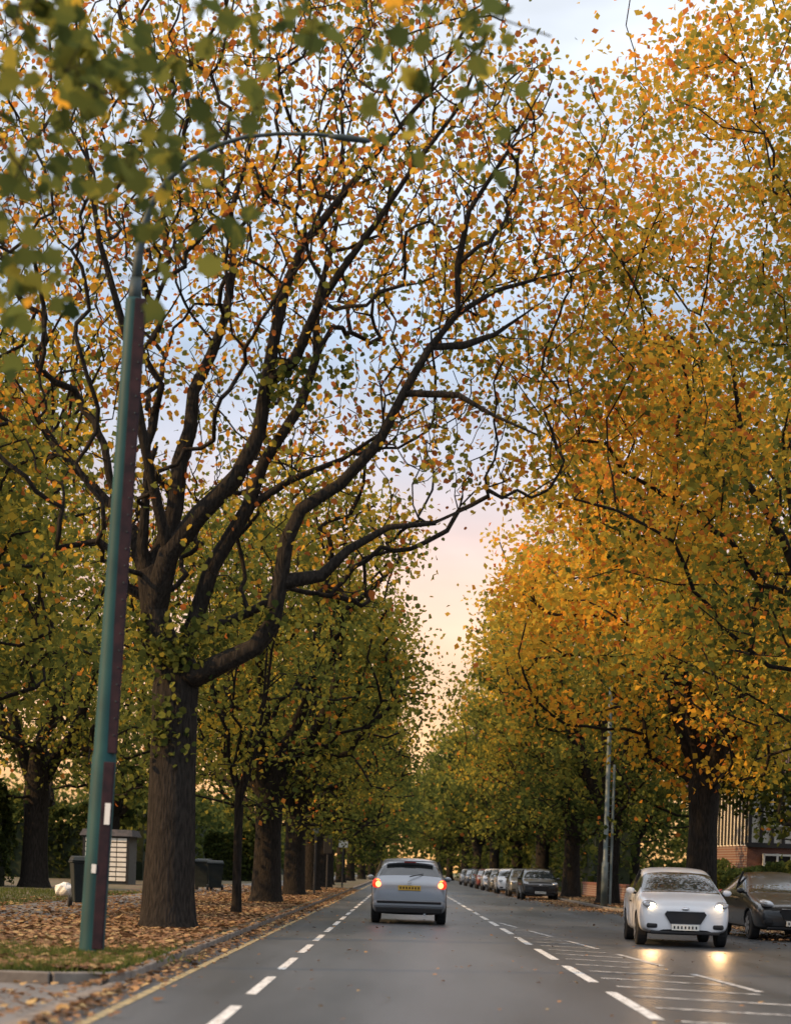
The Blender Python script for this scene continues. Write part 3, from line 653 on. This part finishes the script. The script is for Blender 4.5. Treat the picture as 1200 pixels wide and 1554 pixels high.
# ------------------------------------------------------------------ light and sky
d=Vector((-.93,-.30,.0)).normalized(); el=math.radians(27); sd=Vector((d.x*math.cos(el),d.y*math.cos(el),math.sin(el)))
sun=bpy.data.lights.new('sun','SUN'); sun.energy=5; sun.angle=math.radians(.6); sun.color=(1,.60,.24)
so=bpy.data.objects.new('sun',sun); so.rotation_euler=(-sd).to_track_quat('-Z','Y').to_euler(); so.location=(-40,-20,40); link(so)
w=bpy.data.worlds.new('World'); scene.world=w; w.use_nodes=True; nt=w.node_tree; N=nt.nodes; L=nt.links; N.clear()
sky=N.new('ShaderNodeTexSky'); sky.sky_type='NISHITA'; sky.sun_disc=False; sky.sun_elevation=el; sky.sun_rotation=math.atan2(d.x,d.y)
tc=N.new('ShaderNodeTexCoord'); sp=N.new('ShaderNodeSeparateXYZ'); L.new(tc.outputs['Generated'],sp.inputs[0])
def ramp(stops):
    r=N.new('ShaderNodeValToRGB'); e=r.color_ramp.elements; e[0].position=stops[0][0]; e[0].color=(*stops[0][1],1); e[1].position=stops[-1][0]; e[1].color=(*stops[-1][1],1)
    for ps,c in stops[1:-1]: q=e.new(ps); q.color=(*c,1)
    L.new(sp.outputs['Z'],r.inputs[0]); return r
hi=[(.36,(.70,.77,.88)),(.45,(.88,.93,1.0)),(.6,(1.4,1.45,1.55)),(1,(1.8,1.85,1.95))]
r=ramp([(0,(1.1,.56,.17)),(.05,(1.15,.62,.26)),(.11,(1.1,.68,.42)),(.16,(.98,.66,.52)),(.22,(.62,.60,.66)),(.28,(.45,.54,.67))]+hi)
r2=ramp([(0,(.45,.50,.58)),(.28,(.50,.56,.66))]+hi)
fy=N.new('ShaderNodeMapRange'); fy.inputs[1].default_value=-.3; fy.inputs[2].default_value=.6; L.new(sp.outputs['Y'],fy.inputs[0])
wm=N.new('ShaderNodeMix'); wm.data_type='RGBA'; L.new(fy.outputs[0],wm.inputs[0]); L.new(r2.outputs[0],wm.inputs[6]); L.new(r.outputs[0],wm.inputs[7])
mp=N.new('ShaderNodeMapping'); mp.inputs['Scale'].default_value=(3,3,9); L.new(tc.outputs['Generated'],mp.inputs[0])
no=N.new('ShaderNodeTexNoise'); no.inputs['Scale'].default_value=1.6; no.inputs['Detail'].default_value=4; L.new(mp.outputs[0],no.inputs['Vector'])
cr=N.new('ShaderNodeMapRange'); cr.inputs[1].default_value=.35; cr.inputs[2].default_value=.65; cr.inputs[3].default_value=.82; cr.inputs[4].default_value=1.3; L.new(no.outputs['Fac'],cr.inputs[0])
mu=N.new('ShaderNodeVectorMath'); mu.operation='SCALE'; L.new(wm.outputs[2],mu.inputs[0]); L.new(cr.outputs[0],mu.inputs['Scale'])
b1=N.new('ShaderNodeBackground'); b1.inputs[1].default_value=.98; L.new(mu.outputs[0],b1.inputs[0])
b2=N.new('ShaderNodeBackground'); b2.inputs[1].default_value=.02; L.new(sky.outputs[0],b2.inputs[0])
ad=N.new('ShaderNodeAddShader'); L.new(b1.outputs[0],ad.inputs[0]); L.new(b2.outputs[0],ad.inputs[1])
out=N.new('ShaderNodeOutputWorld'); L.new(ad.outputs[0],out.inputs[0])

# ------------------------------------------------------------------ camera (hand-held from the car behind; slight roll)
cam=bpy.data.cameras.new('camera'); co=bpy.data.objects.new('camera',cam); link(co)
cam.sensor_fit='VERTICAL'; cam.sensor_height=36; cam.lens=2700/1554*36
cam.shift_y=543/1554; cam.shift_x=-9/1554; cam.clip_start=.1; cam.clip_end=3000
cam.dof.use_dof=True; cam.dof.focus_distance=40; cam.dof.aperture_fstop=1.5
roll=math.asin(.033)
co.matrix_world=Matrix.Translation((0,0,1.2))@(Matrix.Rotation(math.pi/2,4,'X')@Matrix.Rotation(roll,4,'Z'))
scene.camera=co
scene.view_settings.view_transform='Standard'; scene.view_settings.look='None'; scene.view_settings.exposure=0
